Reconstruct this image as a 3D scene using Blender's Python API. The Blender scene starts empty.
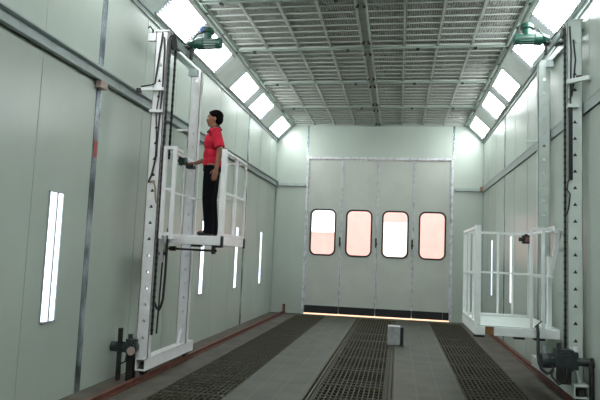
import bpy, bmesh, math, random
from mathutils import Vector, Matrix
random.seed(7)
S = bpy.context.scene
C = S.collection
PI = math.pi

# ------------------------------------------------------------------ camera, world, sun, exposure
yaw, pitch, roll, FPX = .1702, .0937, .0413, 579.4
f = Vector((-math.sin(yaw)*math.cos(pitch), math.cos(yaw)*math.cos(pitch), math.sin(pitch)))
r = Vector((math.cos(yaw), math.sin(yaw), 0)); u = r.cross(f)
rr = r*math.cos(roll)+u*math.sin(roll); uu = u*math.cos(roll)-r*math.sin(roll)
cam = bpy.data.objects.new('camera', bpy.data.cameras.new('camera')); C.objects.link(cam)
M = Matrix.Identity(4)
for i in range(3):
    M[i][0], M[i][1], M[i][2] = rr[i], uu[i], -f[i]
M[2][3] = 1.6
cam.matrix_world = M
cam.data.sensor_width = 36; cam.data.lens = FPX/600*36; cam.data.clip_end = 200
S.camera = cam

w = bpy.data.worlds.new('world'); S.world = w; w.use_nodes = True
w.node_tree.nodes['Background'].inputs[0].default_value = (.88, .93, 1, 1)
w.node_tree.nodes['Background'].inputs[1].default_value = 3.2
sd = bpy.data.lights.new('sun', 'SUN'); sd.energy = 4; sd.angle = .01; sd.color = (1, .9, .75)
sun = bpy.data.objects.new('sun', sd); C.objects.link(sun)
sun.rotation_euler = Vector((1, .12, 1.3)).to_track_quat('Z', 'Y').to_euler()

S.view_settings.view_transform = 'Standard'; S.view_settings.look = 'None'
S.view_settings.gamma = 1; S.view_settings.use_curve_mapping = False
S.view_settings.exposure = 0.0
LAMP = 22.0        # ceiling light panels
SLIT = 3.5        # wall light slots

# ------------------------------------------------------------------ materials
def mat(name, col, rough=.5, metal=0, noise=0, nscale=8, bump=0, bscale=40, spec=.5, emit=None, es=0, col2=None, stretch=(1, 1, 1), lo=.35, hi=.65):
    m = bpy.data.materials.new(name); m.use_nodes = True
    nt = m.node_tree; b = nt.nodes['Principled BSDF']
    b.inputs['Base Color'].default_value = (*col, 1); b.inputs['Roughness'].default_value = rough
    b.inputs['Metallic'].default_value = metal; b.inputs['Specular IOR Level'].default_value = spec
    tc = nt.nodes.new('ShaderNodeTexCoord')
    mp = nt.nodes.new('ShaderNodeMapping'); nt.links.new(tc.outputs['Object'], mp.inputs[0]); mp.inputs['Scale'].default_value = stretch
    if noise or col2:
        n = nt.nodes.new('ShaderNodeTexNoise'); n.inputs['Scale'].default_value = nscale; n.inputs['Detail'].default_value = 6
        nt.links.new(mp.outputs[0], n.inputs['Vector'])
        cr = nt.nodes.new('ShaderNodeValToRGB')
        a = col2 if col2 else tuple(c*(1-noise) for c in col); z = col if col2 else tuple(min(1, c*(1+noise)) for c in col)
        cr.color_ramp.elements[0].color = (*a, 1); cr.color_ramp.elements[1].color = (*z, 1)
        cr.color_ramp.elements[0].position = lo; cr.color_ramp.elements[1].position = hi
        nt.links.new(n.outputs[0], cr.inputs[0]); nt.links.new(cr.outputs[0], b.inputs['Base Color'])
    if bump:
        n2 = nt.nodes.new('ShaderNodeTexNoise'); n2.inputs['Scale'].default_value = bscale; n2.inputs['Detail'].default_value = 4
        nt.links.new(mp.outputs[0], n2.inputs['Vector'])
        bp = nt.nodes.new('ShaderNodeBump'); bp.inputs['Strength'].default_value = bump; bp.inputs['Distance'].default_value = .01
        nt.links.new(n2.outputs[0], bp.inputs['Height']); nt.links.new(bp.outputs[0], b.inputs['Normal'])
    if emit:
        b.inputs['Emission Color'].default_value = (*emit, 1); b.inputs['Emission Strength'].default_value = es
    return m

m_wall = mat('wall_panel_paint', (.425, .488, .430), .28, noise=.07, nscale=.8, bump=.04, bscale=1.5, stretch=(1, 1, .4))
m_slope = mat('slope_paint', (.70, .78, .74), .4, noise=.06, nscale=3)
m_seam = mat('panel_joint', (.40, .455, .405), .5)
m_silver = mat('bare_metal_strip', (.62, .70, .74), .25, .8, col2=(.13, .17, .19), nscale=5, bump=.3, bscale=12, stretch=(1, 1, .5), lo=.40, hi=.62)  # strong dark-to-bright colour noise paints the highlights on the metal
m_worn = mat('taped_door_frame', (.66, .68, .70), .45, .1, nscale=10, col2=(.34, .36, .37), stretch=(1, 1, .7), lo=.3, hi=.55)
m_door = mat('door_panel_paint', (.46, .495, .44), .4, noise=.05, nscale=2)
m_rail = mat('rail_paint', (.34, .40, .38), .4, noise=.08, nscale=5)
m_beam = mat('ceiling_beam_paint', (.26, .33, .29), .45, noise=.1, nscale=3)
m_slat = mat('filter_frame_paint', (.52, .56, .52), .5)
m_filter = mat('filter_cloth', (.36, .35, .34), .95, nscale=5, col2=(.12, .12, .11), bump=.5, bscale=30, lo=.30, hi=.42, stretch=(1, 3, 1))
m_white = mat('white_machine_paint', (.80, .80, .80), .35, noise=.05, nscale=6)
m_grey = mat('light_grey_machine_paint', (.62, .70, .66), .35, noise=.05, nscale=6)
m_pale = mat('pale_machine_paint', (.80, .85, .83), .35, noise=.05, nscale=6)
m_concrete = mat('dusty_concrete', (.070, .064, .047), .75, noise=.3, nscale=3, bump=.2)
m_grate = mat('grating_steel', (.058, .056, .032), .6, .3, noise=.3, nscale=20)
m_pit = mat('pit_lining', (.025, .025, .022), .9)
m_rust = mat('rusty_rail', (.13, .045, .032), .6, .2, noise=.4, nscale=10)
m_darksteel = mat('dark_steel', (.035, .036, .034), .5, .4, noise=.3, nscale=10)
m_black = mat('black_rubber', (.008, .009, .011), .6)
m_green = mat('green_motor_paint', (.012, .085, .055), .35, noise=.2, nscale=10)
m_motor = mat('grey_motor_paint', (.03, .045, .045), .4, noise=.3, nscale=12)
m_blue = mat('blue_cap', (.03, .10, .55), .4)
m_tape = mat('red_tape', (.33, .07, .06), .5)
m_pink = mat('pinkish_wood', (.42, .33, .30), .7, noise=.1)
m_brown = mat('brown_board', (.42, .20, .09), .7, noise=.2)
m_skin = mat('skin', (.27, .115, .068), .5)
m_hair = mat('black_hair', (.004, .0035, .0035), .95, bump=.5, bscale=80, spec=.08)
m_shirt = mat('red_cotton', (.50, .004, .028), .85, noise=.12, nscale=20, bump=.2)
m_collar = mat('black_cotton', (.012, .011, .014), .8)
m_trouser = mat('black_trouser_cloth', (.004, .0045, .006), .95, bump=.3, bscale=12, spec=.1)
m_shoe = mat('black_leather', (.01, .01, .01), .35)
m_eye = mat('eye_white', (.7, .7, .68), .2)
m_lamp = mat('lit_diffuser', (.9, .9, .9), .4, emit=(.95, .98, 1), es=LAMP)
m_tube = mat('lit_tube', (.9, .9, .9), .4, emit=(.82, .86, 1), es=SLIT)
m_frame = mat('lamp_frame', (.42, .47, .48), .35, .3)
m_whiteframe = mat('lamp_end_plate', (.82, .9, .95), .3)
m_facade = mat('pink_facade', (.70, .43, .39), .8, noise=.04, nscale=2)
m_facade2 = mat('white_facade', (.85, .84, .82), .8)
m_ground = mat('outdoor_ground', (.60, .36, .22), .9, noise=.1)
m_ext = mat('outer_shell', (.3, .3, .3), .9)
m_box = mat('galvanised_sheet', (.48, .50, .50), .35, .5, noise=.15, nscale=12)

# floor plates with pale seams
m_plate = mat('floor_plates', (.044, .050, .029), .55, noise=.3, nscale=2.5, bump=.15)
nt = m_plate.node_tree; b = nt.nodes['Principled BSDF']; src = b.inputs['Base Color'].links[0].from_socket
tc = nt.nodes.new('ShaderNodeTexCoord')
br = nt.nodes.new('ShaderNodeTexBrick'); br.offset = 0; br.inputs['Scale'].default_value = 1
br.inputs['Brick Width'].default_value = .265; br.inputs['Row Height'].default_value = .6; br.inputs['Mortar Size'].default_value = .006
nt.links.new(tc.outputs['Object'], br.inputs['Vector'])
mx = nt.nodes.new('ShaderNodeMix'); mx.data_type = 'RGBA'
nt.links.new(br.outputs['Fac'], mx.inputs[0]); nt.links.new(src, mx.inputs[6]); mx.inputs[7].default_value = (.085, .09, .06, 1)
nt.links.new(mx.outputs[2], b.inputs['Base Color'])

# glass
m_glass = bpy.data.materials.new('window_glass'); m_glass.use_nodes = True
nt = m_glass.node_tree; nt.nodes.clear()
o = nt.nodes.new('ShaderNodeOutputMaterial'); mxs = nt.nodes.new('ShaderNodeMixShader'); tr = nt.nodes.new('ShaderNodeBsdfTransparent')
gl = nt.nodes.new('ShaderNodeBsdfGlossy'); gl.inputs['Roughness'].default_value = .03; mxs.inputs[0].default_value = .06
tr.inputs[0].default_value = (.97, .95, .95, 1)
nt.links.new(tr.outputs[0], mxs.inputs[1]); nt.links.new(gl.outputs[0], mxs.inputs[2]); nt.links.new(mxs.outputs[0], o.inputs[0])

# ------------------------------------------------------------------ mesh helpers
class MB:
    def __init__(s): s.bm = bmesh.new()
    def box(s, a, b, bev=0):
        lo = [min(a[i], b[i]) for i in range(3)]; hi = [max(a[i], b[i]) for i in range(3)]
        vs = [s.bm.verts.new((x, y, z)) for x in (lo[0], hi[0]) for y in (lo[1], hi[1]) for z in (lo[2], hi[2])]
        for q in ((0, 1, 3, 2), (4, 6, 7, 5), (0, 4, 5, 1), (2, 3, 7, 6), (0, 2, 6, 4), (1, 5, 7, 3)):
            s.bm.faces.new([vs[i] for i in q])
        return s
    def tube(s, pts, rad, n=10, sy=1.0):
        """swept tube through pts, rad a number or a list, capped"""
        pts = [Vector(p) for p in pts]; R = rad if isinstance(rad, (list, tuple)) else [rad]*len(pts)
        rings = []; side = None
        for i, p in enumerate(pts):
            t = (pts[min(i+1, len(pts)-1)]-pts[max(i-1, 0)]).normalized()
            if side is None:
                side = t.cross(Vector((0, 1, 0)))
                if side.length < .1: side = t.cross(Vector((1, 0, 0)))
            side = (side - t*side.dot(t)).normalized(); up = t.cross(side)
            rings.append([s.bm.verts.new(p+side*R[i]*math.cos(2*PI*k/n)+up*R[i]*sy*math.sin(2*PI*k/n)) for k in range(n)])
        for a, b in zip(rings, rings[1:]):
            for k in range(n): s.bm.faces.new((a[k], a[(k+1) % n], b[(k+1) % n], b[k]))
        s.bm.faces.new(list(reversed(rings[0]))); s.bm.faces.new(rings[-1])
        return s
    def cyl(s, a, b, rad, n=20): return s.tube([a, b], rad, n)
    def bar(s, a, b, wx, wz):
        """rectangular bar from a to b"""
        a = Vector(a); b = Vector(b); t = (b-a).normalized()
        h = Vector((0, 0, 1)) if abs(t.z) < .9 else Vector((0, 1, 0))
        sd_ = t.cross(h).normalized(); up = sd_.cross(t)
        vs = []
        for p in (a, b):
            for i, j in ((-1, -1), (1, -1), (1, 1), (-1, 1)): vs.append(s.bm.verts.new(p+sd_*wx/2*i+up*wz/2*j))
        for q in ((3, 2, 1, 0), (4, 5, 6, 7), (0, 1, 5, 4), (1, 2, 6, 5), (2, 3, 7, 6), (3, 0, 4, 7)): s.bm.faces.new([vs[i] for i in q])
        return s
    def ell(s, c, rad, rot=None, n=16):
        m4 = Matrix.Translation(c)
        if rot: m4 = m4 @ rot
        m4 = m4 @ Matrix.Diagonal((*rad, 1))
        bmesh.ops.create_uvsphere(s.bm, u_segments=n, v_segments=n//2+2, radius=1, matrix=m4); return s
    def cap(s, a, b, ra, rb, n=14):
        a = Vector(a); b = Vector(b); L = (b-a); t = L.normalized(); pts = []; R = []
        for k in range(5):
            th = PI/2*(1-k/4)*.98; pts.append(a-t*ra*math.sin(th)); R.append(ra*math.cos(th))
        for k in range(5):
            th = PI/2*(k/4)*.98; pts.append(b+t*rb*math.sin(th)); R.append(rb*math.cos(th))
        return s.tube(pts, R, n)
    def quad(s, *p): s.bm.faces.new([s.bm.verts.new(q) for q in p]); return s
    def build(s, name, m, parent=None, smooth=False, bevel=0, loc=None):
        me = bpy.data.meshes.new(name)
        bmesh.ops.recalc_face_normals(s.bm, faces=s.bm.faces)
        s.bm.to_mesh(me); s.bm.free(); me.materials.append(m)
        o = bpy.data.objects.new(name, me); C.objects.link(o)
        if parent: o.parent = parent
        if smooth:
            for p in me.polygons: p.use_smooth = True
        if bevel:
            md = o.modifiers.new('bevel', 'BEVEL'); md.width = bevel; md.segments = 2; md.limit_method = 'ANGLE'
        return o

def tag(o, label=None, cat=None, group=None, kind=None):
    if label: o['label'] = label
    if cat: o['category'] = cat
    if group: o['group'] = group
    if kind: o['kind'] = kind
    return o
def thing(name, loc=(0, 0, 0)):
    o = bpy.data.objects.new(name, None); C.objects.link(o); o.location = loc; o.empty_display_size = .1; return o
def struct(o): o['kind'] = 'structure'; return o
def recenter(o, base):
    """move a single-mesh thing's origin to its base"""
    o.data.transform(Matrix.Translation(-Vector(base))); o.location = base; return o
ORD = ['first', 'second', 'third', 'fourth', 'fifth', 'sixth', 'seventh', 'eighth', 'ninth', 'tenth', 'eleventh', 'twelfth', 'thirteenth', 'fourteenth', 'fifteenth']

# ------------------------------------------------------------------ the room
XL, XR, YD, YF, HW, HC = -3.43, 2.19, 15.82, -2.5, 4.78, 5.22
CL, CR = -2.99, 1.75
T = .12
o = struct(MB().box((XL-T, YF-T, -.7), (XL, YD+T, HW+.1)).build('wall_left', m_wall))
o = struct(MB().box((XR, YF-T, -.7), (XR+T, YD+T, HW+.1)).build('wall_right', m_wall))
struct(MB().box((XL, YF-T, -.7), (XR, YF, HC+.3)).build('wall_front_unseen', m_wall))  # unseen wall behind the camera, added to keep outdoor light off the floor
# back wall round the doorway
DL, DR, DH = -2.5, 1.36, 4.27
wb = MB().box((XL, YD, -.7), (DL-.06, YD+T, HC+.3)).box((DR+.06, YD, -.7), (XR, YD+T, HC+.3)).box((DL-.06, YD, DH+.06), (DR+.06, YD+T, HC+.3)).box((DL-.06, YD, -.7), (DR+.06, YD+T, -.02))
struct(wb.build('wall_back', m_wall))
# slopes
def slope(xw, xc, s, name):
    b = MB(); bm = b.bm
    P = [(xw, HW), (xc, HC), (xc-s*.0, HC+.2), (xw-s*.1, HW+.2)]
    v = [[bm.verts.new((x, y, z)) for x, z in P] for y in (YF, YD)]
    for k in range(4): bm.faces.new((v[0][k], v[0][(k+1) % 4], v[1][(k+1) % 4], v[1][k]))
    bm.faces.new(v[0]); bm.faces.new(v[1])
    return struct(b.build(name, m_slope))
slope(XL, CL, 1, 'wall_slope_left'); slope(XR, CR, -1, 'wall_slope_right')
struct(MB().box((CL-.1, YF, HC+.16), (CR+.1, YD, HC+.3)).build('ceiling', m_filter))

# floor in strips round three pits
px = [XL, -2.63, -1.84, -1.016, -.005, .828, 1.607, XR]
PY0, PY1 = 3.4, 15.4
struct(MB().box((XL, YF, -.3), (px[1], YD, 0)).box((px[6], YF, -.3), (XR, YD, 0)).build('floor', m_concrete))
struct(MB().box((px[2], YF, -.3), (px[3], YD, 0)).box((px[4], YF, -.3), (px[5], YD, 0))
       .box((px[1], YF, -.3), (px[2], PY0, 0)).box((px[3], YF, -.3), (px[4], PY0, 0)).box((px[5], YF, -.3), (px[6], PY0, 0))
       .box((px[1], PY1, -.3), (px[2], YD, 0)).box((px[3], PY1, -.3), (px[4], YD, 0)).box((px[5], PY1, -.3), (px[6], YD, 0)).build('floor_plates', m_plate))
struct(MB().box((XL, YF, -.72), (XR, YD, -.62)).build('floor_pit', m_pit))

# metal strips and joints
t = MB()
for y in (-.6, 6.02, 12.68):
    t.box((XL, y-.05, 0), (XL+.012, y+.05, HW)); t.box((XR, y-.03, 0), (XR-.012, y+.03, HW))
struct(t.build('trim_1', m_silver))
t = MB()
y = -1.7
while y < YD:
    if min(abs(y-q) for q in (-.6, 6.02, 12.68)) > .3:
        t.box((XL, y-.004, 0), (XL+.003, y+.004, HW)); t.box((XR, y-.004, 0), (XR-.003, y+.004, HW))
    y += 1.11
t.box((XR-.35-.65, YD-.004, 0), (XR-.35-.645, YD, HC)) 
struct(t.build('trim_2', m_seam))
# corner strips, cornice lines
t = MB()
for x, s in ((XL, 1), (XR, -1)):
    t.box((x, YD-.03, 0), (x+s*.03, YD, HW))
    t.box((x, YF, HW-.05), (x+s*.02, YD, HW))
for (xw, xc, s) in ((XL, CL, 1), (XR, CR, -1)):
    t.bar((xw+s*.02, YF, HW+.03), (xw+s*.02, YD, HW+.03), .03, .03)
    t.bar((xw, YD-.02, HW), (xc, YD-.02, HC), .04, .03)
t.box((CL, YD-.03, HC-.02), (CR, YD, HC+.02))
struct(t.build('trim_3', m_rail))
t = MB()   # silver strips up the back wall beside the doors
t.box((DL-.075, YD-.014, DH+.06), (DL-.035, YD, HC)); t.box((DR+.035, YD-.014, DH+.06), (DR+.085, YD, HC))
struct(t.build('trim_4', m_silver))
# ceiling edge channels and bolts
t = MB()
for x, s in ((CL, 1), (CR, -1)):
    t.box((x-.01, YF, HC-.025), (x+s*.055, YD, HC+.0))
t.box((-.69, YF, HC-.03), (-.665, YD, HC+.02)).box((-.565, YF, HC-.03), (-.54, YD, HC+.02))
struct(t.build('trim_5', m_beam))

struct(MB().box((-.665, YF, HC-.005), (-.565, YD, HC+.02)).build('trim_10', mat('grey_beam_paint', (.24, .27, .24), .6, noise=.15)))
# door frame
t = MB()
t.box((DL-.06, YD-.03, 0), (DL, YD+.1, DH+.06)).box((DR, YD-.03, 0), (DR+.06, YD+.1, DH+.06)).box((DL, YD-.03, DH), (DR, YD+.1, DH+.06))
struct(t.build('trim_6', m_worn))

def rrect(x0, x1, z0, z1, rad, n=6):
    p = []
    for cx, cz, a0 in ((x1-rad, z1-rad, 0), (x0+rad, z1-rad, 90), (x0+rad, z0+rad, 180), (x1-rad, z0+rad, 270)):
        for k in range(n+1):
            a = math.radians(a0+90*k/n); p.append((cx+rad*math.cos(a), cz+rad*math.sin(a)))
    return p
def ring_prism(outer, inner, y0, y1):
    """plate between two outlines of equal vertex count"""
    b = MB(); bm = b.bm; n = len(outer)
    O = [[bm.verts.new((x, y, z)) for x, z in outer] for y in (y0, y1)]; I = [[bm.verts.new((x, y, z)) for x, z in inner] for y in (y0, y1)]
    for k in range(n):
        j = (k+1) % n
        bm.faces.new((O[0][k], O[0][j], I[0][j], I[0][k])); bm.faces.new((O[1][k], I[1][k], I[1][j], O[1][j]))
        bm.faces.new((O[0][k], O[1][k], O[1][j], O[0][j])); bm.faces.new((I[0][k], I[0][j], I[1][j], I[1][k]))
    return b
bounds = [DL, -1.55, -.57, .39, DR]
wins = [(-2.40, -1.70), (-1.41, -.715), (-.43, .26), (.55, 1.24)]
for i in range(4):
    x0, x1 = bounds[i]+.005, bounds[i+1]-.005; a, c = wins[i]
    z0, z1 = .035, DH-.01; wz0, wz1 = 1.61, 2.87
    inn = rrect(a, c, wz0, wz1, .16)
    # outer outline matched in vertex count (corner points repeated along the sides)
    out = []
    for k, (xx, zz) in enumerate(inn):
        q = k//7; cx, cz = ((x1, z1), (x0, z1), (x0, z0), (x1, z0))[q]
        e = (k % 7)/6
        A = {0: ((x1, wz1-.1), (x1, z1), (c-.1, z1)), 1: ((a+.1, z1), (x0, z1), (x0, wz1-.1)), 2: ((x0, wz0+.1), (x0, z0), (a+.1, z0)), 3: ((c-.1, z0), (x1, z0), (x1, wz0+.1))}[q]
        P = (A[0][0]*(1-2*e)+A[1][0]*2*e, A[0][1]*(1-2*e)+A[1][1]*2*e) if e <= .5 else (A[1][0]*(2-2*e)+A[2][0]*(2*e-1), A[1][1]*(2-2*e)+A[2][1]*(2*e-1))
        out.append(P)
    d = struct(ring_prism(out, inn, YD+.02, YD+.07).build('door_%d' % (i+1), m_door))
    ring_prism(rrect(a-.012, c+.012, wz0-.012, wz1+.012, .17), rrect(a+.028, c-.028, wz0+.028, wz1-.028, .14), YD-.0, YD+.085).build('window_gasket', m_black, d)
    MB().box((a, YD+.04, wz0), (c, YD+.046, wz1)).build('window_pane', m_glass, d)
    MB().box((x0+.006, YD+.004, .04), (x1-.006, YD+.02, .24)).build('rubber_skirt', m_black, d)
    e = MB().box((x0, YD+.006, .24), (x0+.022, YD+.02, z1)).box((x1-.022, YD+.006, .24), (x1, YD+.02, z1)).box((x0, YD+.006, z1-.022), (x1, YD+.02, z1))
    e.build('edge_strip', m_worn, d)
    MB().box((x1-.012, YD+.071, .06), (x1+.022, YD+.082, z1) if i < 3 else (x1+.004, YD+.082, z1)).build('cover_strip', m_door, d)
    if i in (0, 1, 2):
        h = MB().box((x1-.035, YD-.03, 1.86), (x1+.0, YD+.006, 2.12)).box((x1-.03, YD-.06, 1.94), (x1+.02, YD-.03, 1.98)).build('handle', m_black, d, bevel=.006)

# guide rails on walls at 3.5 m
def wall_rail(x, s, z, label, xb0, xb1, lip=.085):
    e = thing('guide_rail', (x, YD/2, z)); tag(e, label, 'rail')
    def b_(a, c): return ((a[0]-x, a[1]-YD/2, a[2]-z), (c[0]-x, c[1]-YD/2, c[2]-z))
    m = MB().box(*b_((x, YF, z-.075), (x+s*.025, YD-.002, z+.075))).box(*b_((x, YF, z+.055), (x+s*lip, YD-.002, z+.075))).box(*b_((x, YF, z-.075), (x+s*lip, YD-.002, z-.055)))
    m.build('channel', m_rail, e)
    n = MB().box(*b_((xb0, YD-.06, z-.05), (xb1, YD-.002, z+.03)))
    n.build('back_wall_rail', m_rail, e)
    return e
e = wall_rail(XL, 1, 3.545, 'long grey green steel guide rail along the left wall', XL+.09, DL-.08)
MB().box((.02, 6.0-.09-YD/2, -.16), (.09, 6.0+.05-YD/2, -.076)).build('splice_block', m_pink, e)
e = wall_rail(XR, -1, 3.50, 'long grey green steel guide rail along the right wall', DR+.09, XR-.09, .031)
MB().box((-.10, YD/2-.12, -.06), (-.034, YD/2-.07, .07)).build('rusty_end_plate', mat('orange_rust', (.33, .20, .12), .8, noise=.3), e)
tag(recenter(MB().box((XL+.013, 5.985, 2.60), (XL+.016, 6.055, 2.79)).build('adhesive_tape', m_tape), (XL+.013, 6.02, 2.6)), 'strip of faded red tape on the silver joint strip of the left wall', 'tape')

# ------------------------------------------------------------------ ceiling: beams and filter panels
rows = [15.8, 13.8, 11.8, 9.8, 7.8, 5.8, 3.8, 1.8, -.2, -2.2]
t = MB()
for y in rows[1:]:
    t.box((CL, y-.017, HC-.03), (CR, y+.017, HC+.0))
struct(t.build('trim_7', m_beam))
t = MB()
for y in rows[1:8]:
    for x in (-2.62, -.95, .25, 1.2): t.box((x-.025, y-.04, HC-.055), (x+.025, y+.04, HC-.035))
    for x in (-.665, -.565):
        for dy in (.25, 1.7): t.cyl((x, y+dy, HC-.05), (x, y+dy, HC-.005), .025, 8)
for x in (CL+.03, CR-.03):
    for k in range(18): t.cyl((x, .5+k*.85, HC-.04), (x, .5+k*.85, HC-.025), .022, 8)
struct(t.build('trim_8', m_black))
xs = [CL+.055+i*(-.69-CL-.055)/4 for i in range(5)] + [-.54+i*(CR-.055+.54)/4 for i in range(5)]
cols = [(xs[i], xs[i+1]) for i in range(4)] + [(xs[i], xs[i+1]) for i in range(5, 9)]
W = cols[0][1]-cols[0][0]-.008
def filter_panel():
    e = thing('ceiling_filter')
    L = 1.93
    m = MB()
    for s in (-1, 1):
        m.box((s*W/2, -L/2, 0), (s*(W/2-.012), L/2, .03)); m.box((-W/2+.022, s*L/2, 0), (W/2-.022, s*(L/2-.022), .03))
    m.build('panel_frame', m_slat, e)
    m = MB()
    for k in range(1, 8): m.box((-W/2+.022, -L/2+k*L/8-.0065, .004), (W/2-.016, -L/2+k*L/8+.0065, .022))
    m.build('cross_slat', m_slat, e)
    m = MB(); rnd = random.Random(3)
    for k in range(15):
        x = -W/2+.03+k*(W-.06)/14
        for j in range(8):
            dx = rnd.uniform(-.012, .012)
            m.bar((x-dx, -L/2+j*L/8+.012, .030), (x+dx, -L/2+(j+1)*L/8-.012, .030), .008, .006)
    m.build('wire_mesh', m_slat, e)
    m = MB(); bm = m.bm; N, K = 10, 32
    g = [[bm.verts.new((-W/2+W*i/N, -L/2+L*j/K, .075+rnd.uniform(-.022, .022))) for i in range(N+1)] for j in range(K+1)]
    for j in range(K):
        for i in range(N): bm.faces.new((g[j][i], g[j][i+1], g[j+1][i+1], g[j+1][i]))
    m.build('filter_cloth', m_filter, e)
    return e
def copy_tree(o, parent=None):
    c = o.copy(); C.objects.link(c); c.parent = parent
    for ch in list(o.children): copy_tree(ch, c)
    return c
proto = None
for ri in range(6):
    yc = (rows[ri]+rows[ri+1])/2
    for ci, (a, c) in enumerate(cols):
        if proto is None: o = proto = filter_panel()
        else: o = copy_tree(proto)
        o.location = ((a+c)/2, yc, HC-.005)
        if ri % 2: o.rotation_euler.z = 0
        side = '%s filter panel left of the wide middle ceiling beam' % ORD[3-ci] if ci < 4 else '%s filter panel right of the wide middle ceiling beam' % ORD[ci-4]
        tag(o, '%s, %s row from the back wall' % (side, ORD[ri]), 'ceiling filter', 'meshed filter panels across the ceiling')

# ------------------------------------------------------------------ lights in the slopes
pairs = [(14.41, 15.70), (12.29, 13.55), (10.81, 12.05), (8.72, 9.96), (7.26, 8.52), (5.15, 6.42), (3.70, 4.97), (1.60, 2.86), (.15, 1.41), (-2.0, -.7)]
def ceil_light(side, y0, y1, lab):
    xw, xc, s = (XL, CL, 1) if side == 'left' else (XR, CR, -1)
    d = Vector((xc-xw, 0, HC-HW)).normalized(); n = Vector((s*d.z, 0, -abs(d.x))).normalized()
    L = .44; base = Vector((xw, 0, HW))+d*.085
    e = thing('ceiling_light', base+d*L/2+Vector((0, (y0+y1)/2, 0))); tag(e, lab, 'ceiling light', 'fluorescent light boxes in the ceiling slopes')
    h = (y1-y0)/2; rotm = Matrix((( d.x, 0, n.x), (d.y, 1, n.y), (d.z, 0, n.z))).to_4x4()
    def fin(m): m.bm.transform(rotm); return m
    m = MB(); w_ = .022; hl = L/2
    m.box((-hl-w_, -h-w_, .0), (-hl, h+w_, .022)).box((hl, -h-w_, .0), (hl+w_, h+w_, .022))
    fin(m).build('frame', m_frame, e)
    for q0, q1 in ((-h-w_, -h+.02), (h-.12, h+w_)):
        m = MB().box((-hl, q0, 0), (hl, q1, .013)); fin(m).build('end_plate', m_whiteframe, e)
    m = MB().box((-hl, -h, .003), (hl, h, .008)); fin(m).build('diffuser', m_lamp, e)
    for yy, q in ((-h+.02, 1), (h-.12, -1)):     # corrugated reflector ends: a row of joined teeth
        m = MB(); bm = m.bm; z = .0095
        base_ = [bm.verts.new((-hl+k*L/9, yy, z)) for k in range(10)]
        for k in range(9): bm.faces.new((base_[k], base_[k+1], bm.verts.new((-hl+(k+.5)*L/9, yy+q*.11, z))))
        fin(m).build('reflector_teeth', m_whiteframe, e)
for i, (a, c) in enumerate(pairs):
    for sd_ in ('left', 'right'):
        ceil_light(sd_, a, c, 'lit white light box in the %s ceiling slope, %s from the back wall' % (sd_, ORD[i]))

# ------------------------------------------------------------------ slot lights in the side walls
def wall_light(x, s, yc, lab):
    e = thing('wall_light', (x, yc, .84)); tag(e, lab, 'wall light', 'upright light slots in the side walls')
    hw, H = (.115, 1.28) if yc < 6 else (.085, 1.28)
    m = MB().box((0, -hw-.015, -.015), (s*.012, -hw, H+.015)).box((0, hw, -.015), (s*.012, hw+.015, H+.015)).box((0, -hw, H), (s*.012, hw, H+.015)).box((0, -hw, -.02), (s*.03, hw, 0))
    m.build('frame', m_frame, e)
    m = MB().box((0, -.012, 0), (s*.02, .012, H)); m.build('divider', m_frame, e)
    for q in (-1, 1):
        MB().box((s*.002, q*.014, .0), (s*.008, q*(hw-.012), H)).build('lit_strip', m_tube, e)
for i, y in enumerate((14.35, 12.1, 9.9, 7.62, 5.36)):
    wall_light(XL, 1, y, 'tall narrow lit slot in the left wall, %s from the back wall' % ORD[i])
for i, y in enumerate((14.27, 11.95)):
    wall_light(XR, -1, y, 'tall narrow lit slot in the right wall, %s from the back wall' % ORD[i])

# ------------------------------------------------------------------ floor gratings, rails
def grating(Wd):
    m = MB(); L = .98
    for s in (-1, 1):
        m.box((s*Wd/2, -L/2, -.04), (s*(Wd/2-.015), L/2, 0)); m.box((-Wd/2, s*L/2, -.04), (Wd/2, s*(L/2-.02), 0))
    n = 13
    for k in range(1, n): m.box((-Wd/2+k*Wd/n-.006, -L/2, -.03), (-Wd/2+k*Wd/n+.006, L/2, -.002))
    for k in range(1, 7): m.box((-Wd/2, -L/2+k*L/7-.009, -.012), (Wd/2, -L/2+k*L/7+.009, 0))
    return m.build('floor_grating', m_grate)
def channel_sup(x0, x1):
    t_ = MB().box((x0, PY0, -.08), (x0+.02, PY1, -.041)).box((x1-.02, PY0, -.08), (x1, PY1, -.041))
    return t_
sup = MB()
for nm, x0, x1 in (('left', px[1], px[2]), ('middle', px[3]+.11, px[4]-.11), ('right', px[5], px[6])):
    g0 = None
    for k in range(12):
        if g0 is None: o = g0 = grating(x1-x0-.012)
        else: o = g0.copy(); C.objects.link(o)
        o.location = ((x0+x1)/2, PY1-.5-k*1.0, 0)
        tag(o, 'dark steel grating panel, %s from the back wall in the %s floor row' % (ORD[k], nm), 'floor grating', 'steel grating panels in the floor, %s row' % nm)
    sup.box((x0, PY0, -.09), (x0+.03, PY1, -.042)).box((x1-.03, PY0, -.09), (x1, PY1, -.042))
    for k in range(13): sup.box((x0, PY1-k-.02 if k else PY1-.02, -.12), (x1, PY1-k+.02 if k < 12 and k else PY1-k, -.042))
struct(sup.build('trim_9', m_pit))
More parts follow.
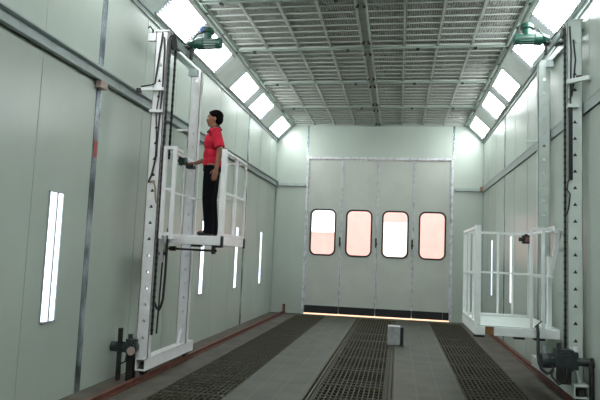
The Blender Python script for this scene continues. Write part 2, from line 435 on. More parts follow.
# steel channels flanking the middle row
for nm, x0, x1 in (('left', px[3], px[3]+.108), ('right', px[4]-.108, px[4])):
    m = MB().box((x0, PY0, -.05), (x1, PY1, -.035)).box((x0, PY0, -.035), (x0+.018, PY1, .006)).box((x1-.018, PY0, -.035), (x1, PY1, .006)).box(((x0+x1)/2-.012, PY0, -.035), ((x0+x1)/2+.012, PY1, -.004))
    o = m.build('steel_channel', m_grate); recenter(o, ((x0+x1)/2, 9.4, -.05)); tag(o, 'dark steel floor channel along the %s edge of the middle grating row' % nm, 'channel')
def floor_rail(x, nm, y1):
    e = thing('floor_rail', (x, 8, 0)); tag(e, 'rust red travel rail on the floor along the %s wall' % nm, 'rail')
    MB().box((-.045, YF-8, 0), (.045, y1-8, .012)).box((-.012, YF-8, .012), (.012, y1-8, .045)).box((-.022, YF-8, .045), (.022, y1-8, .062)).build('rail_bar', m_rust, e)
    MB().box((-.035, y1-8, 0), (.035, y1-8+.04, .24)).build('end_stop', m_rust, e)
floor_rail(-3.03, 'left', 15.72); floor_rail(2.07, 'right', 15.72)

# grey sheet metal box on the middle gratings
e = thing('sheet_metal_box', (.01, 11.15, .007)); tag(e, 'small grey sheet metal box with a black side on the middle floor gratings', 'box')
MB().box((-.16, -.12, 0), (.07, .12, .34)).build('casing', m_box, e, bevel=.004)
MB().box((.07, -.11, .01), (.13, .11, .33)).build('black_side', m_black, e, bevel=.004)

# ------------------------------------------------------------------ the lifts
def column_mb(x, y, z0, z1, hz0, w_=.155, dp=.09, tri=.045):
    """upright channel, web facing the camera end, triangular holes every 0.2 m"""
    b = MB(); bm = b.bm; yf = y-dp/2; th = .008; x0, x1 = x-w_/2, x+w_/2
    z = hz0
    while z-.2 > z0: z -= .2
    b.box((x0, yf, z0), (x1, yf+th, z))
    while z+.2 <= z1:
        O = [(x0, z), (x1, z), (x1, z+.2), (x0, z+.2)]; I = [(x-tri*.6, z+.08), (x+tri*.6, z+.08), (x, z+.08+tri)]
        vo = [[bm.verts.new((a, yy, c)) for a, c in O] for yy in (yf, yf+th)]; vi = [[bm.verts.new((a, yy, c)) for a, c in I] for yy in (yf, yf+th)]
        for q in (0, 1):
            o_, i_ = vo[q], vi[q]
            for F in ((o_[0], o_[1], i_[1], i_[0]), (o_[1], o_[2], i_[2], i_[1]), (o_[2], o_[3], i_[2]), (o_[3], o_[0], i_[0], i_[2])): bm.faces.new(F)
        for k in range(3): bm.faces.new((vi[0][k], vi[0][(k+1) % 3], vi[1][(k+1) % 3], vi[1][k]))
        bm.faces.new((vo[0][0], vo[0][3], vo[1][3], vo[1][0])); bm.faces.new((vo[0][1], vo[1][1], vo[1][2], vo[0][2]))
        z += .2
    b.box((x0, yf, z), (x1, yf+th, z1))
    b.box((x0, yf, z0), (x0+th, yf+dp, z1)).box((x1-th, yf, z0), (x1, yf+dp, z1))
    b.box((x0, yf+dp-th, z0), (x0+.04, yf+dp, z1)).box((x1-.04, yf+dp-th, z0), (x1, yf+dp, z1))
    return b

def lift(side):
    L = side == 'left'
    s = 1 if L else -1                         # s points into the room
    xc = -3.03 if L else 2.07
    y1, y2 = (6.80, 8.10) if L else (7.37, 8.87)
    top1, top2 = (4.36, 4.30) if L else (4.60, 4.62)
    wall = XL if L else XR
    rz = 3.545 if L else 3.50
    m1 = m_white if L else m_grey
    w_ = .155 if L else .172
    e = thing('lift_carriage', (xc, (y1+y2)/2, 0)); O = Vector((xc, (y1+y2)/2, 0))
    tag(e, 'tall %s two-column lift carriage on the floor rail by the %s wall' % ('white' if L else 'light grey', side), 'lift', 'lift carriages')
    def fb(m, name, mt, par=e, **k):
        m.bm.transform(Matrix.Translation(-O)); return m.build(name, mt, par, **k)
    hz = (1.02 if L else 1.03)
    c1 = fb(column_mb(xc, y1, .27, top1, hz, w_), 'column', m1)
    c2 = fb(column_mb(xc, y2, .27, top2, hz+.0, w_*.98), 'column', m1)
    # dark counterweight strip running behind the holes of the near column
    fb(MB().box((xc-.035, y1-.015, 1.62 if L else .5), (xc+.035, y1+.02, top1-.6)), 'counterweight', m_darksteel)
    # base beam with wheels
    ext = .07 if L else .30; bw = .065 if L else .09
    fb(MB().box((xc-bw, y1-ext, .125), (xc+bw, y2+.30, .14)).box((xc-bw, y1-ext, .14), (xc-bw+.015, y2+.3, .27)).box((xc+bw-.015, y1-ext, .14), (xc+bw, y2+.3, .27)).box((xc-bw, y1-ext, .255), (xc+bw, y2+.3, .272)), 'base_beam', m1, bevel=.004)
    for yy in (y1-ext+.12, y2+.13):
        fb(MB().cyl((xc-.03, yy, .137), (xc+.03, yy, .137), .075), 'wheel', m_darksteel)
        for q in (-1, 1): fb(MB().box((xc+q*.034, yy-.05, .10), (xc+q*.062, yy+.05, .16)), 'wheel_fork', m_darksteel)
    # gussets
    for yy in (y1, y2):
        for q in (-1, 1):
            if yy == y1 and q < 0 and L: continue
            fb(MB().bar((xc, yy+q*.05, .46), (xc, yy+q*.2, .27), .03, .015), 'gusset', m1)
    # top beams
    za, zb = top1+.0, top2+.0
    g = MB()
    for q in (-1, 1): g.bar((xc+q*.085, y1+.05, za-.06), (xc+q*.085, y2+.28, zb+.02), .025, .09)
    fb(g, 'top_beam', m_rail, bevel=.003)
    fb(MB().box((xc-.1, y1-.06, za), (xc+.1, y1+.06, za+.015)), 'cap_plate', m1)
    fb(MB().box((xc-.06 if L else xc-.0, y2-.22, zb-.16), (xc+.07 if L else xc+.09, y2-.14, zb-.06)), 'beam_bracket', m_rail)
    # wall guides: arms above and below the wall rail with rollers
    if L:
        fb(MB().box((xc+.08, y1-.09, 3.58), (-3.25, y1-.047, 3.62)), 'guide_arm', m1, bevel=.003)
        fb(MB().cyl((-3.285, y1-.065, 3.56), (-3.285, y1-.065, 3.61), .035, 16), 'guide_roller', m_darksteel)
        fb(MB().box((xc+.08, y1-.09, 3.30), (-3.12, y1-.047, 3.335)), 'guide_arm', m1, bevel=.003)
        fb(MB().box((xc-.07, y2-.02, 3.36), (-3.30, y2+.02, 3.39)), 'guide_arm', m1, bevel=.003)
    else:
        fb(MB().bar((xc-.086, y1-.07, 3.82), (2.165, y1-.30, 3.80), .05, .05), 'guide_arm', m1, bevel=.003)
        fb(MB().cyl((2.09, y1-.14, 3.845), (2.09, y1-.14, 3.87), .035, 16), 'guide_roller', m_darksteel)
        fb(MB().box((xc-.09, y1-.09, 3.50), (2.10, y1-.047, 3.545)), 'guide_arm', m1, bevel=.003)
        fb(MB().box((xc-.07, y2-.02, 3.38), (xc-.25, y2+.02, 3.41)), 'guide_arm', m1, bevel=.003)
    # upper limit bracket with hook
    zt = top1-.06
    b_ = fb(MB().box((xc-s*.085, y1-.03, zt-.05), (xc-s*.20, y1+.03, zt+.05)), 'limit_bracket', m1, bevel=.003)
    fb(MB().tube([(xc-s*.15, y1, zt+.05), (xc-s*.15, y1, zt+.10), (xc-s*.19, y1, zt+.15), (xc-s*.22, y1, zt+.13)], .009, 8), 'hook', m_darksteel)
    # green gear motor across the top beams
    ym = (y1+y2)/2+.02 if not L else 7.42; zm = 4.44 if L else 4.68
    x0 = xc+s*.10; xm = (-2.80 if L else 1.87); xe = (-2.47 if L else 1.52)
    gm = fb(MB().box((x0-s*.2, ym-.08, zm-.075), (x0+s*.06, ym+.08, zm-.055)).box((x0+s*.03, ym-.03, zm-.22), (x0+s*.06, ym+.03, zm-.07)), 'motor_mount', m_darksteel)
    gb = fb(MB().cyl((x0+s*.0, ym, zm), (xm+s*.02, ym, zm), .05).cyl((xm, ym, zm), (xm+s*.09, ym, zm), .085).ell((xm-s*.02, ym, zm), (.07, .07, .07)), 'gear_motor', m_green, smooth=False)
    m = MB().cyl((xm+s*.09, ym, zm), (xe, ym, zm), .068, 24)
    for k in range(12):
        a = 2*PI*k/12; m.bar((xm+s*.10, ym+.07*math.cos(a), zm+.07*math.sin(a)), (xe-s*.06, ym+.07*math.cos(a), zm+.07*math.sin(a)), .006, .014)
    m.cyl((xe-s*.05, ym, zm), (xe+s*.005, ym, zm), .078, 24)
    m.bm.transform(Matrix.Translation(-O)); m.build('motor_body', m_green, gb)
    xv = (-2.66 if L else 1.68)
    m = MB().cyl((xv, ym, zm+.05), (xv, ym, zm+.17), .06, 24).cyl((xv, ym, zm+.15), (xv, ym, zm+.19), .088, 24).cyl((xv, ym, zm+.19), (xv, ym, zm+.215), .07, 24)
    m.bm.transform(Matrix.Translation(-O)); m.build('brake_housing', m_green, gb)
    if L:
        m = MB().box((xv-.09, ym-.07, zm+.15), (xv-.04, ym-.02, zm+.22)); m.bm.transform(Matrix.Translation(-O)); m.build('blue_cap', m_blue, gb, bevel=.006)['label'] = 'small blue cap'
    m = MB().tube([(xv-s*.08, ym-.02, zm+.15), (xv-s*.14, ym-.05, zm+.12), (x0+s*.08, ym-.08, zm+.0), (x0, ym-.12, zm-.05), (xc+s*.09, y1+.1, top1+.02)], .010, 8)
    m.bm.transform(Matrix.Translation(-O)); m.build('motor_cable', m_darksteel, gb)
    # sprocket and the two falls of hoist chain
    xs_ = xc+s*.10
    fb(MB().cyl((xs_-.015, y1+.085, top1-.10), (xs_+.015, y1+.085, top1-.10), .095 if L else .075, 24), 'sprocket', m_darksteel)
    zbot = 2.75
    def chain(yc, za_, zb_, nm):
        m = MB(); z = za_; k = 0
        while z < zb_:
            q = .013 if k % 2 else .010
            m.box((xs_-q, yc-.014, z), (xs_+q, yc+.014, z+.036)); z += .040; k += 1
        m.box((xs_-.009, yc-.012, za_), (xs_+.005, yc+.01, zb_))
        return fb(m, nm, m_black)
    chain(y1-.01 if L else y1+.01, .62 if not L else .55, top1-.10, 'hoist_chain')
    if L: chain(y1+.18, zbot, top1-.10, 'hoist_chain')
    # cables clipped to the near column
    xf = xc-s*.02; yf = y1-.058
    if L:
        fb(MB().tube([(wall+.16, y1-.05, 3.64), (xc-.09, yf, 3.66), (xc-.05, yf, 3.68), (xc-.03, yf, 3.9), (xc-.0, yf, 4.2), (xc+.01, yf, 4.34)], .011, 8), 'power_cable', m_darksteel)
        fb(MB().tube([(xc+.035, yf, 4.28), (xc+.05, yf, 4.1), (xc+.055, yf, 3.6), (xc+.03, yf, 3.0), (xc+.03, yf, 2.75), (xc-.02, yf, 2.50), (xc-.055, yf, 2.42)], .011, 8), 'power_cable', m_darksteel)
        fb(MB().tube([(xc-.045, yf, 2.42), (xc+.02, yf, 2.44), (xc+.04, yf, 2.36), (xc+.055, yf, 2.22), (xc+.07, yf-.005, 2.16)], .010, 8), 'loose_cable', mat('tan_cable', (.3, .22, .13), .6))
        fb(MB().tube([(xc+.02, yf, 3.58), (xc-.01, yf, 3.3), (xc+.015, yf, 3.0), (xc+.02, yf, 2.7), (xc-.02, yf, 2.5)], .008, 8), 'power_cable', m_darksteel)
    else:
        fb(MB().tube([(xc-.02, yf, 4.35), (xc+.005, yf, 4.1), (xc-.02, yf, 3.8), (xc-.04, yf, 3.65), (xc-.07, yf, 3.6)], .010, 8), 'power_cable', m_darksteel)
        fb(MB().tube([(xc-.06, yf, 4.52), (xc-.045, yf, 4.2), (xc-.055, yf, 3.6), (xc-.06, yf, 3.0)], .010, 8), 'power_cable', m_darksteel)
        fb(MB().box((xc-.075, yf-.02, 2.62), (xc-.035, yf+.008, 3.55)), 'cable_duct', m_black)
        fb(MB().tube([(xc-.055, yf, 2.66), (xc-.085, yf, 2.6), (xc-.10, yf-.02, 2.5), (xc-.06, yf, 2.45), (xc-.075, yf, 2.3), (xc-.10, yf, 2.2)], .008, 8), 'loose_cable', m_black)
    # drive unit at the foot
    yd = y1-.22 if not L else y1-.04; zd = .52 if not L else .40; xm0 = xc-.18 if not L else xc-.12; ml = .36 if L else .24
    def sub(m, name, mt, par, **k):
        m.bm.transform(Matrix.Translation(-O)); return m.build(name, mt, par, **k)
    k_ = 1 if not L else .75
    m = MB().cyl((xm0, yd-.11*k_, zd), (xm0, yd+.10*k_, zd), .115*k_, 24).cyl((xm0, yd-.14*k_, zd), (xm0, yd-.11*k_, zd), .085*k_, 24).cyl((xm0, yd-.155*k_, zd), (xm0, yd-.14*k_, zd), .035*k_, 16).box((xm0-.09*k_, yd-.08*k_, zd+.07*k_), (xm0+.09*k_, yd+.08*k_, zd+.13*k_)).cyl((xm0-.05*k_, yd, zd+.13*k_), (xm0-.05*k_, yd, zd+.20*k_), .028)
    for k in range(6):
        a = 2*PI*k/6+.3; m.cyl((xm0+.098*k_*math.cos(a), yd-.12*k_, zd+.098*k_*math.sin(a)), (xm0+.098*k_*math.cos(a), yd-.11*k_, zd+.098*k_*math.sin(a)), .012, 8)
    dm = fb(m, 'drive_unit', m_motor)
    xa_, xb_ = xm0-.10*k_, xm0-ml*k_
    m = MB().cyl((xa_, yd, zd-.01), (xb_+.05, yd, zd-.01), .07*k_, 24).cyl((xb_+.06, yd, zd-.01), (xb_, yd, zd-.01), .082*k_, 24)
    for k in range(14):
        a = 2*PI*k/14; m.bar((xa_, yd+.074*k_*math.cos(a), zd-.01+.074*k_*math.sin(a)), (xb_+.06, yd+.074*k_*math.cos(a), zd-.01+.074*k_*math.sin(a)), .006, .014)
    sub(m, 'drive_motor', m_motor, dm)
    sub(MB().box((xm0-.06*k_, yd-.09, .273), (xm0+.06*k_, yd+.09, zd-.09*k_)) if not L else MB().box((xm0-.05, yd-.05, .0), (xm0+.03, yd+.05, zd-.07)), 'drive_foot', m_darksteel, dm)
    if not L:
        sub(MB().cyl((xc-.06, yd-.03, zd+.12), (xc-.06, yd-.03, zd+.17), .032, 16), 'round_cap', m_white, dm)['label'] = 'pale round cap'
        sub(MB().box((xm0+.08, yd-.04, zd-.09), (xc-.03, yd+.06, zd+.10)).cyl((xm0+.08, yd, zd), (xc+.09, yd-.02, zd), .045), 'coupling', m_motor, dm)
        sub(MB().cyl((xc+.085, yd-.06, zd), (xc+.115, yd-.06, zd), .06).tube([(xc+.085, yd-.07, zd), (xc+.09, yd-.09, zd-.1), (xc+.09, yd-.09, .02)], .028, 12), 'cable_conduit', m_darksteel, dm)
    else:
        sub(MB().cyl((-3.30, 6.72, 0), (-3.30, 6.72, .62), .03, 12), 'cable_conduit', m_darksteel, dm)
        sub(MB().cyl((xm0+.04, yd-.12, zd-.03), (xm0+.04, yd-.14, zd-.03), .05, 16), 'round_cap', m_pink, dm)['label'] = 'pinkish round cap'
    sub(MB().tube([(xm0-.14*k_, yd-.09*k_, zd-.05), (xm0-.16*k_, yd-.13, zd-.16*k_), (xm0-.09*k_, yd-.15, zd-.24*k_), (xm0-.01, yd-.15, zd-.20*k_), (xm0+.0, yd-.15, zd-.05)], .011, 8, ), 'cable_loop', m_black, dm, smooth=True)
    return e
lift('left'); lift('right')

def P4(m, parent, name, mt, O, **k):
    m.bm.transform(Matrix.Translation(-Vector(O))); return m.build(name, mt, parent, **k)

# ---- left work platform
def platform(side):
    L = side == 'left'; mt = m_white if L else m_pale
    if L: xw, xi, ya, yb, zt, ztop, zmid = -2.93, -2.155, 6.93, 8.0, 1.785, 2.87, 2.335
    else: xw, xi, ya, yb, zt, ztop, zmid = 1.90, .935, 7.35, 8.75, .845, 2.04, 1.456
    s = 1 if L else -1
    O = ((xw+xi)/2, (ya+yb)/2, zt)
    e = thing('work_platform', O)
    tag(e, 'raised white railed work platform holding the man, left lift' if L else 'empty lowered railed work platform on the right lift', 'platform', 'lift work platforms')
    P4(MB().box((xw, ya, zt-.012), (xi, yb, zt)), e, 'deck', m_white if L else m_grey, O)  # right deck takes the greyer paint, its slight shading put into the colour
    zb = zt-.115
    if L:
        P4(MB().box((xw-.06, ya-.012, zb), (xi, ya+.04, zt-.012)), e, 'front_beam', mt, O, bevel=.004)
    else:
        P4(MB().box((xw, ya-.012, zb), (1.16, ya+.04, zt-.012)).box((1.055, ya-.012, zb), (xi, ya+.04, zt-.012)), e, 'front_beam', mt, O, bevel=.004)
        P4(MB().box((1.02, ya+.05, zb+.01), (1.19, ya+.06, zt-.02)), e, 'brown_board', m_brown, O)['label'] = 'brown board'
    P4(MB().box((xw, yb-.04, zb), (xi, yb, zt-.012)), e, 'rear_beam', mt, O, bevel=.004)
    P4(MB().box((xi-s*.04, ya+.04, zb), (xi, yb-.04, zt-.012)), e, 'end_beam', mt, O, bevel=.004)
    P4(MB().box((xw, ya+.04, zb), (xw+s*.04, yb-.04, zt-.012)), e, 'end_beam', mt, O, bevel=.004)
    for (xx, yy) in ((xi+s*.008, ya), (xi+s*.008, yb-.03)) if L else ():
        P4(MB().box((xx-.018, yy-.02, zb-.02), (xx+.008, yy+.03, zt)), e, 'end_cap', m_black, O)
    for xx in ((-2.22, -2.49) if L else (.99, 1.45, 1.68)):
        P4(MB().box((xx-.06, ya, zb-.028), (xx+.06, ya+.1, zb)), e, 'rubber_pad', m_black, O)
    # frames of the railing
    def post(x, y, w1=.035, w2=.035, z1=ztop): return P4(MB().box((x-w1/2, y-w2/2, zt), (x+w1/2, y+w2/2, z1)), e, 'post', mt, O, bevel=.003)
    def rail(a, b_, z, t_=.032): return P4(MB().bar((a[0], a[1], z), (b_[0], b_[1], z), t_, t_), e, 'railing_bar', mt, O)
    yf = ya+.02
    if L:
        xa, xb_, xcor, yg = -2.865, -2.742, xi-.025, 6.72
        for xx in (xa, xb_): P4(MB().box((xx-.021, yg-.02, zt-.06), (xx+.021, yg+.02, ztop)), e, 'gate_post', mt, O)
        for zz, tt in ((ztop-.02, .04), (zmid, .03), (zt+.0, .04)): rail((xa+.021, yg), (xb_-.021, yg), zz, tt)
        for zz in (ztop-.03, zt-.04): rail((xb_, yg+.02), (xb_, ya+.03), zz, .03)
        post(xcor, yf, .058, .05, ztop+.01)
        xsr = -2.90
    else:
        xa, xb_, xcor = 1.585, 1.72, xi+.03
        for xx in (xa, xb_): post(xx, yf, .034, .034)
        rail((xa, yf), (xb_, yf), ztop-.016, .034); rail((xa+.016, yf), (xb_-.016, yf), zmid, .03)
        P4(MB().bar((1.72, yf, ztop-.03), (1.86, yf+.05, ztop+.01), .03, .035), e, 'stay_bar', mt, O)
        post(xcor, yf, .07, .05, ztop+.01)
        xsr = 1.84
    # inner end: two framed panels
    xe = xi-s*.02; yy2 = yb-.02; ymid = (yf+yy2)/2+(.03 if L else 0)
    ys = [yf+.07, ymid-.02, ymid+.02, yy2] if L else [yf+.32, (yf+yy2)/2+.12, yy2-.2, yy2]
    for q in ys: post(xe, q, .03, .03, ztop-.01)
    rail((xe, yf+.02), (xe, yy2), ztop-.016); rail((xe, yf+.02), (xe, yy2), zmid, .028); rail((xe, yf+.02), (xe, yy2), zt+.02, .03); rail((xe-s*.016, yy2), (xsr, yy2), zt+.02, .03)
    # far side
    rail((xe-s*.016, yy2), (xsr, yy2), zmid, .028); rail((xe-s*.016, yy2), (xsr, yy2), ztop-.016, .032)
    for xx in ((xsr, ) if L else (1.42, 1.62, 1.84)): post(xx, yy2, .03, .03, ztop-.02)
    # wall side
    rail((xsr, yf+.0 if not L else yf+.02), (xsr, yy2), ztop-.016 if L else ztop-.02, .03); rail((xsr, yf+.02), (xsr, yy2), zmid, .026)
    if L: post(xsr, 7.42, .03, .03, ztop-.02)
    # hanger to the near column: plate, gusset, rollers
    xcn, yn = (-3.03, 6.8) if L else (2.07, 7.37)
    if L:
        P4(MB().box((xcn-.05, yf+.02, zt-.10), (xw+.02, yf+.06, zt-.02)).box((xcn+.09, 6.90, zt-.35), (xcn+.13, 6.97, zt+.02)), e, 'hanger', mt, O)
        P4(MB().cyl((-2.91, 7.02, 1.61), (-2.24, 7.02, 1.60), .014, 10).cyl((-2.86, 7.02, 1.61), (-2.78, 7.02, 1.61), .03, 12).box((-2.925, 6.99, 1.50), (-2.90, 7.05, 1.67)).box((-2.30, 6.99, 1.56), (-2.26, 7.05, 1.67)), e, 'safety_brake_rod', m_darksteel, O)
        P4(MB().tube([(-2.845, 6.90, 1.86), (-2.84, 6.88, 1.75), (-2.85, 6.9, 1.3), (-2.86, 6.9, .98), (-2.885, 6.9, .88), (-2.905, 6.9, .84), (-2.93, 6.90, .86), (-2.985, 6.9, .96), (-3.0, 6.84, 1.05)], .016, 10), e, 'hose', m_darksteel, O, smooth=True)
        P4(MB().cyl((-2.905, 6.93, 1.60), (-2.93, 6.93, .55), .011, 8).box((-2.96, 6.91, 1.52), (-2.87, 6.95, 1.56)), e, 'travel_rod', m_darksteel, O)
    else:
        P4(MB().bar((1.83, 7.6, 2.01), (2.0, 7.6, 2.01), .05, .035).bar((1.93, 7.6, 2.0), (1.85, 7.6, 1.30), .035, .035).bar((1.98, 7.6, 2.0), (1.86, 7.6, 1.36), .02, .02).box((1.82, 7.57, .80), (1.87, 7.63, 1.70)), e, 'hanger', mt, O)
        P4(MB().tube([(1.640, 7.30, .89), (1.640, 7.26, .80), (1.625, 7.2, .60), (1.62, 7.12, .48), (1.64, 7.08, .42), (1.69, 7.06, .38), (1.73, 7.06, .39), (1.76, 7.06, .44)], .018, 10), e, 'hose', m_black, O, smooth=True)
        P4(MB().tube([(1.61, 7.30, .86), (1.66, 7.33, .90), (1.70, 7.35, .93)], .008, 8), e, 'cable_end', m_darksteel, O)
    return e
platform('left'); platform('right')

# control units on the railings
def control(nm, O, lab, L):
    e = thing('control_box', O); tag(e, lab, 'control box')
    if L:
        P = MB().box((-.075, -.06, -.05), (.015, .06, .07)).build('casing', mat('dark_green_case', (.012, .05, .04), .4), e, bevel=.01)
        MB().box((-.10, -.02, .00), (-.075, .02, .04)).build('clamp', m_darksteel, e)
        MB().tube([(.01, 0, -.01), (.05, .0, -.02), (.12, -.02, -.03)], .014, 10).build('lever', m_black, e, smooth=True)
        MB().box((.03, -.05, -.09), (.14, .05, -.045)).build('lower_unit', m_black, e, bevel=.01)
        m = MB()
        for k in range(3): m.cyl((.05+k*.03, 0, -.045), (.05+k*.03, 0, -.03), .01, 10)
        m.build('button', m_black, e)
    else:
        MB().box((-.055, -.04, -.06), (.055, .04, .06)).build('casing', m_black, e, bevel=.008)
        MB().cyl((-.055, 0, 0), (-.10, 0, 0), .028, 14).build('knob', m_black, e)
        MB().box((-.02, -.046, -.035), (.04, -.04, .035)).build('face_plate', mat('red_brown_plate', (.22, .09, .07), .5), e)
        MB().box((-.02, .0, .06), (.02, .03, .078)).build('clamp', m_darksteel, e)
control('l', (-2.895, 7.46, 2.79), 'dark control box with lever on the left platform railing, under the man\'s hand', True)
control('r', (1.80, 8.70, 1.945), 'small black control box hanging from the right platform railing', False)

# ------------------------------------------------------------------ the man
man = thing('person', (-2.455, 7.31, 1.787)); man.scale = (1.0, 1.0, 1.0); man.rotation_euler = (0, 0, PI+.20)
tag(man, 'person in red polo shirt and black trousers standing on the raised left platform', 'person')
def bake(m, name, mt, voxel, smooth_it=4, parent=man):
    o = m.build(name, mt, None)
    md = o.modifiers.new('r', 'REMESH'); md.mode = 'VOXEL'; md.voxel_size = voxel
    sm = o.modifiers.new('s', 'SMOOTH'); sm.factor = .5; sm.iterations = smooth_it
    dg = bpy.context.evaluated_depsgraph_get(); me = bpy.data.meshes.new_from_object(o.evaluated_get(dg))
    o.modifiers.clear(); o.data = me; me.name = name
    for p in me.polygons: p.use_smooth = True
    o.parent = parent; return o
# X forward, Y left, Z up
HL = dict(sh=Vector((-.045, .185, 1.375)), el=Vector((-.12, .235, 1.10)), wr=Vector((-.085, .25, .865)))
HR = dict(sh=Vector((-.01, -.185, 1.375)), el=Vector((.03, -.25, 1.09)), wr=Vector((.25, -.215, .995)))
hipL, hipR = Vector((-.0, .09, .90)), Vector((0, -.09, .90))
knL, knR = Vector((.02, .10, .49)), Vector((.0, -.10, .49))
anL, anR = Vector((-.015, .10, .09)), Vector((-.045, -.10, .09))
m = MB()
m.ell((0, 0, .95), (.10, .145, .12)).ell((0, 0, 1.10), (.092, .128, .14)).ell((-.005, 0, 1.25), (.105, .155, .16)).cap((-.01, -.13, 1.365), (-.01, .13, 1.365), .055, .055)
m.cap((-.02, 0, 1.38), (.012, 0, 1.49), .056, .052)
# head: skull, face, jaw, nose, lips, brow, ears
m.ell((.0, 0, 1.585), (.098, .076, .092)).ell((.035, 0, 1.55), (.066, .064, .095)).ell((.052, 0, 1.488), (.040, .042, .030)).ell((.012, 0, 1.505), (.055, .056, .04))
m.cap((.095, 0, 1.575), (.106, 0, 1.547), .008, .011).ell((.103, 0, 1.542), (.012, .018, .009))
m.ell((.090, 0, 1.518), (.014, .024, .007)).ell((.087, 0, 1.507), (.014, .021, .008)).ell((.086, 0, 1.592), (.014, .045, .009))
for q in (-1, 1): m.ell((-.008, q*.077, 1.553), (.018, .010, .031)).ell((.066, q*.035, 1.540), (.02, .02, .02))
for A in (HL, HR):
    m.cap(A['sh'], A['el'], .050, .040).cap(A['el'], A['wr'], .039, .026)
for hp, kn, an in ((hipL, knL, anL), (hipR, knR, anR)):
    m.cap(hp, kn, .082, .055).cap(kn, an, .052, .036).ell(an+Vector((.05, 0, -.045)), (.10, .037, .03))
    m.ell(kn.lerp(an, .3)+Vector((-.015, 0, 0)), (.048, .045, .10))
# left hand hanging, palm facing the thigh
def hand(m, wr, d, palm_n, thumb_side, curl):
    """d = direction of the hand, palm_n = way the palm faces, thumb_side = direction towards the thumb"""
    d, n, t_ = d.normalized(), palm_n.normalized(), thumb_side.normalized()
    rotm = Matrix((( d.x, t_.x, n.x), (d.y, t_.y, n.y), (d.z, t_.z, n.z))).to_4x4()
    m.ell(wr+d*.055, (.052, .038, .016), rotm); m.ell(wr+d*.015, (.03, .027, .019), rotm)
    for k, (off, ln) in enumerate(((.028, .072), (.010, .080), (-.009, .074), (-.026, .058))):
        p = wr+d*.085+t_*off; a = curl[0]; q = p; 
        for j, (fr, rad) in enumerate(((.45, .0095), (.30, .0088), (.25, .008))):
            dd = d*math.cos(a)+n*math.sin(a); nx = q+dd*ln*fr; m.cap(q, nx, rad, rad*.93, 10); q = nx; a += curl[1]
    p = wr+d*.025+t_*.026; p1 = p+(d*.6+t_*.7+n*.25).normalized()*.038; p2 = p1+(d*.85+t_*.2+n*.45).normalized()*.032
    m.cap(p, p1, .013, .011, 10).cap(p1, p2, .0105, .009, 10)
dL = Vector((.20, .0, -1)).normalized()
hand(m, HL['wr'], dL, Vector((0, -1, 0)), Vector((1, 0, .20)), (.15, .30))
dR = (Vector((1, .02, -.12))).normalized()
hand(m, HR['wr'], dR, Vector((-.12, 0, -1)), Vector((0, 1, 0)), (.35, .65))
bake(m, 'body', m_skin, .0055, 3)

# polo shirt
m = MB()
m.ell((0, 0, .985), (.118, .158, .10)).ell((.01, 0, 1.08), (.118, .148, .14)).ell((.0, 0, 1.24), (.128, .172, .165)).cap((-.012, -.135, 1.365), (-.012, .135, 1.365), .066, .066).cap((-.018, 0, 1.36), (-.008, 0, 1.40), .075, .058)
m.tube([(.0, 0, .92), (.0, 0, 1.0)], [.125, .122], 24, sy=1.25)
for A in (HL, HR):
    e_ = A['sh'].lerp(A['el'], .85); dd = (A['el']-A['sh']).normalized()
    m.tube([A['sh']-dd*.02, A['sh'].lerp(A['el'], .3), A['sh'].lerp(A['el'], .6), e_], [.062, .066, .068, .072], 20)
bake(m, 'polo_shirt', m_shirt, .007, 4)
# collar
m = MB(); N = 28
for k in range(N):
    a0, a1 = 2*PI*k/N, 2*PI*(k+1)/N
    def cp(a, rad, z): return Vector((-.010+rad*math.cos(a)+.008, rad*.98*math.sin(a), z-.022*math.cos(a)))
    i0, i1, t0, t1, o0, o1 = cp(a0, .062, 1.42), cp(a1, .062, 1.42), cp(a0, .065, 1.462), cp(a1, .065, 1.462), cp(a0, .104, 1.405), cp(a1, .104, 1.405)
    m.quad(i0, i1, t1, t0); m.quad(t0, t1, o1, o0)
bmesh.ops.remove_doubles(m.bm, verts=m.bm.verts, dist=.0005)
o = m.build('collar', m_collar, man, smooth=True); md = o.modifiers.new('s', 'SOLIDIFY'); md.thickness = .007
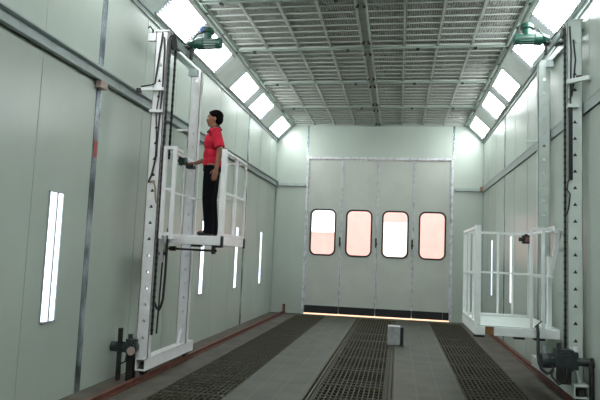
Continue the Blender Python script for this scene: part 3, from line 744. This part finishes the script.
# trousers
m = MB()
m.ell((0, 0, .90), (.118, .160, .115)).tube([(0, 0, .86), (0, 0, .955)], [.120, .116], 24, sy=1.28)
for hp, kn, an in ((hipL, knL, anL), (hipR, knR, anR)):
    m.tube([hp+Vector((0, 0, .02)), hp.lerp(kn, .5), kn, kn.lerp(an, .5), an+Vector((.0, 0, .02)), an+Vector((.01, 0, -.055))], [.098, .090, .076, .072, .068, .070], 20)
bake(m, 'trousers', m_trouser, .007, 3)
m = MB().tube([(0, 0, .955), (0, 0, .985)], [.117, .117], 28, sy=1.29); m.build('belt', m_shoe, man)
for an in (anL, anR):
    m = MB().ell(an+Vector((.0, 0, -.045)), (.055, .043, .045)).ell(an+Vector((.075, 0, -.055)), (.08, .045, .033)).box(an+Vector((-.055, -.040, -.089)), an+Vector((.14, .042, -.075)))
    bake(m, 'shoe', m_shoe, .006, 3)
# hair: cap over crown, back and sides
m = MB()
m.ell((-.016, 0, 1.612), (.100, .086, .084)).ell((-.046, 0, 1.568), (.068, .081, .080)).ell((.040, 0, 1.650), (.040, .060, .026))
bake(m, 'hair', m_hair, .006, 2)
for q in (-1, 1):
    m = MB().ell((.083, q*.031, 1.573), (.012, .014, .009)); m.build('eye', m_eye, man, smooth=True)
    MB().ell((.094, q*.031, 1.573), (.0035, .006, .006)).build('pupil', m_hair, man, smooth=True)
    MB().cap((.097, q*.016, 1.597), (.088, q*.048, 1.597), .004, .003, 8).build('eyebrow', m_hair, man, smooth=True)

# ------------------------------------------------------------------ outdoors, seen through the door windows
struct(MB().box((-30, YD+.125, -.3), (30, 60, -.02)).build('ground', m_ground))
e = thing('building', (0, 30, -.02)); tag(e, 'pink rendered building seen through the door windows, with a white door', 'building')
MB().box((-3.0, 0, 0), (25, 8, 6)).box((-25, 0, 0), (-3.0, 8, 2.8)).build('wall', m_facade, e)
MB().box((-1.0, -.05, 0), (.6, 0, 3.45)).build('white_door', m_facade2, e)
MB().box((-25, -.05, 2.8), (-3.0, 8.0, 2.86)).build('parapet', m_facade2, e)
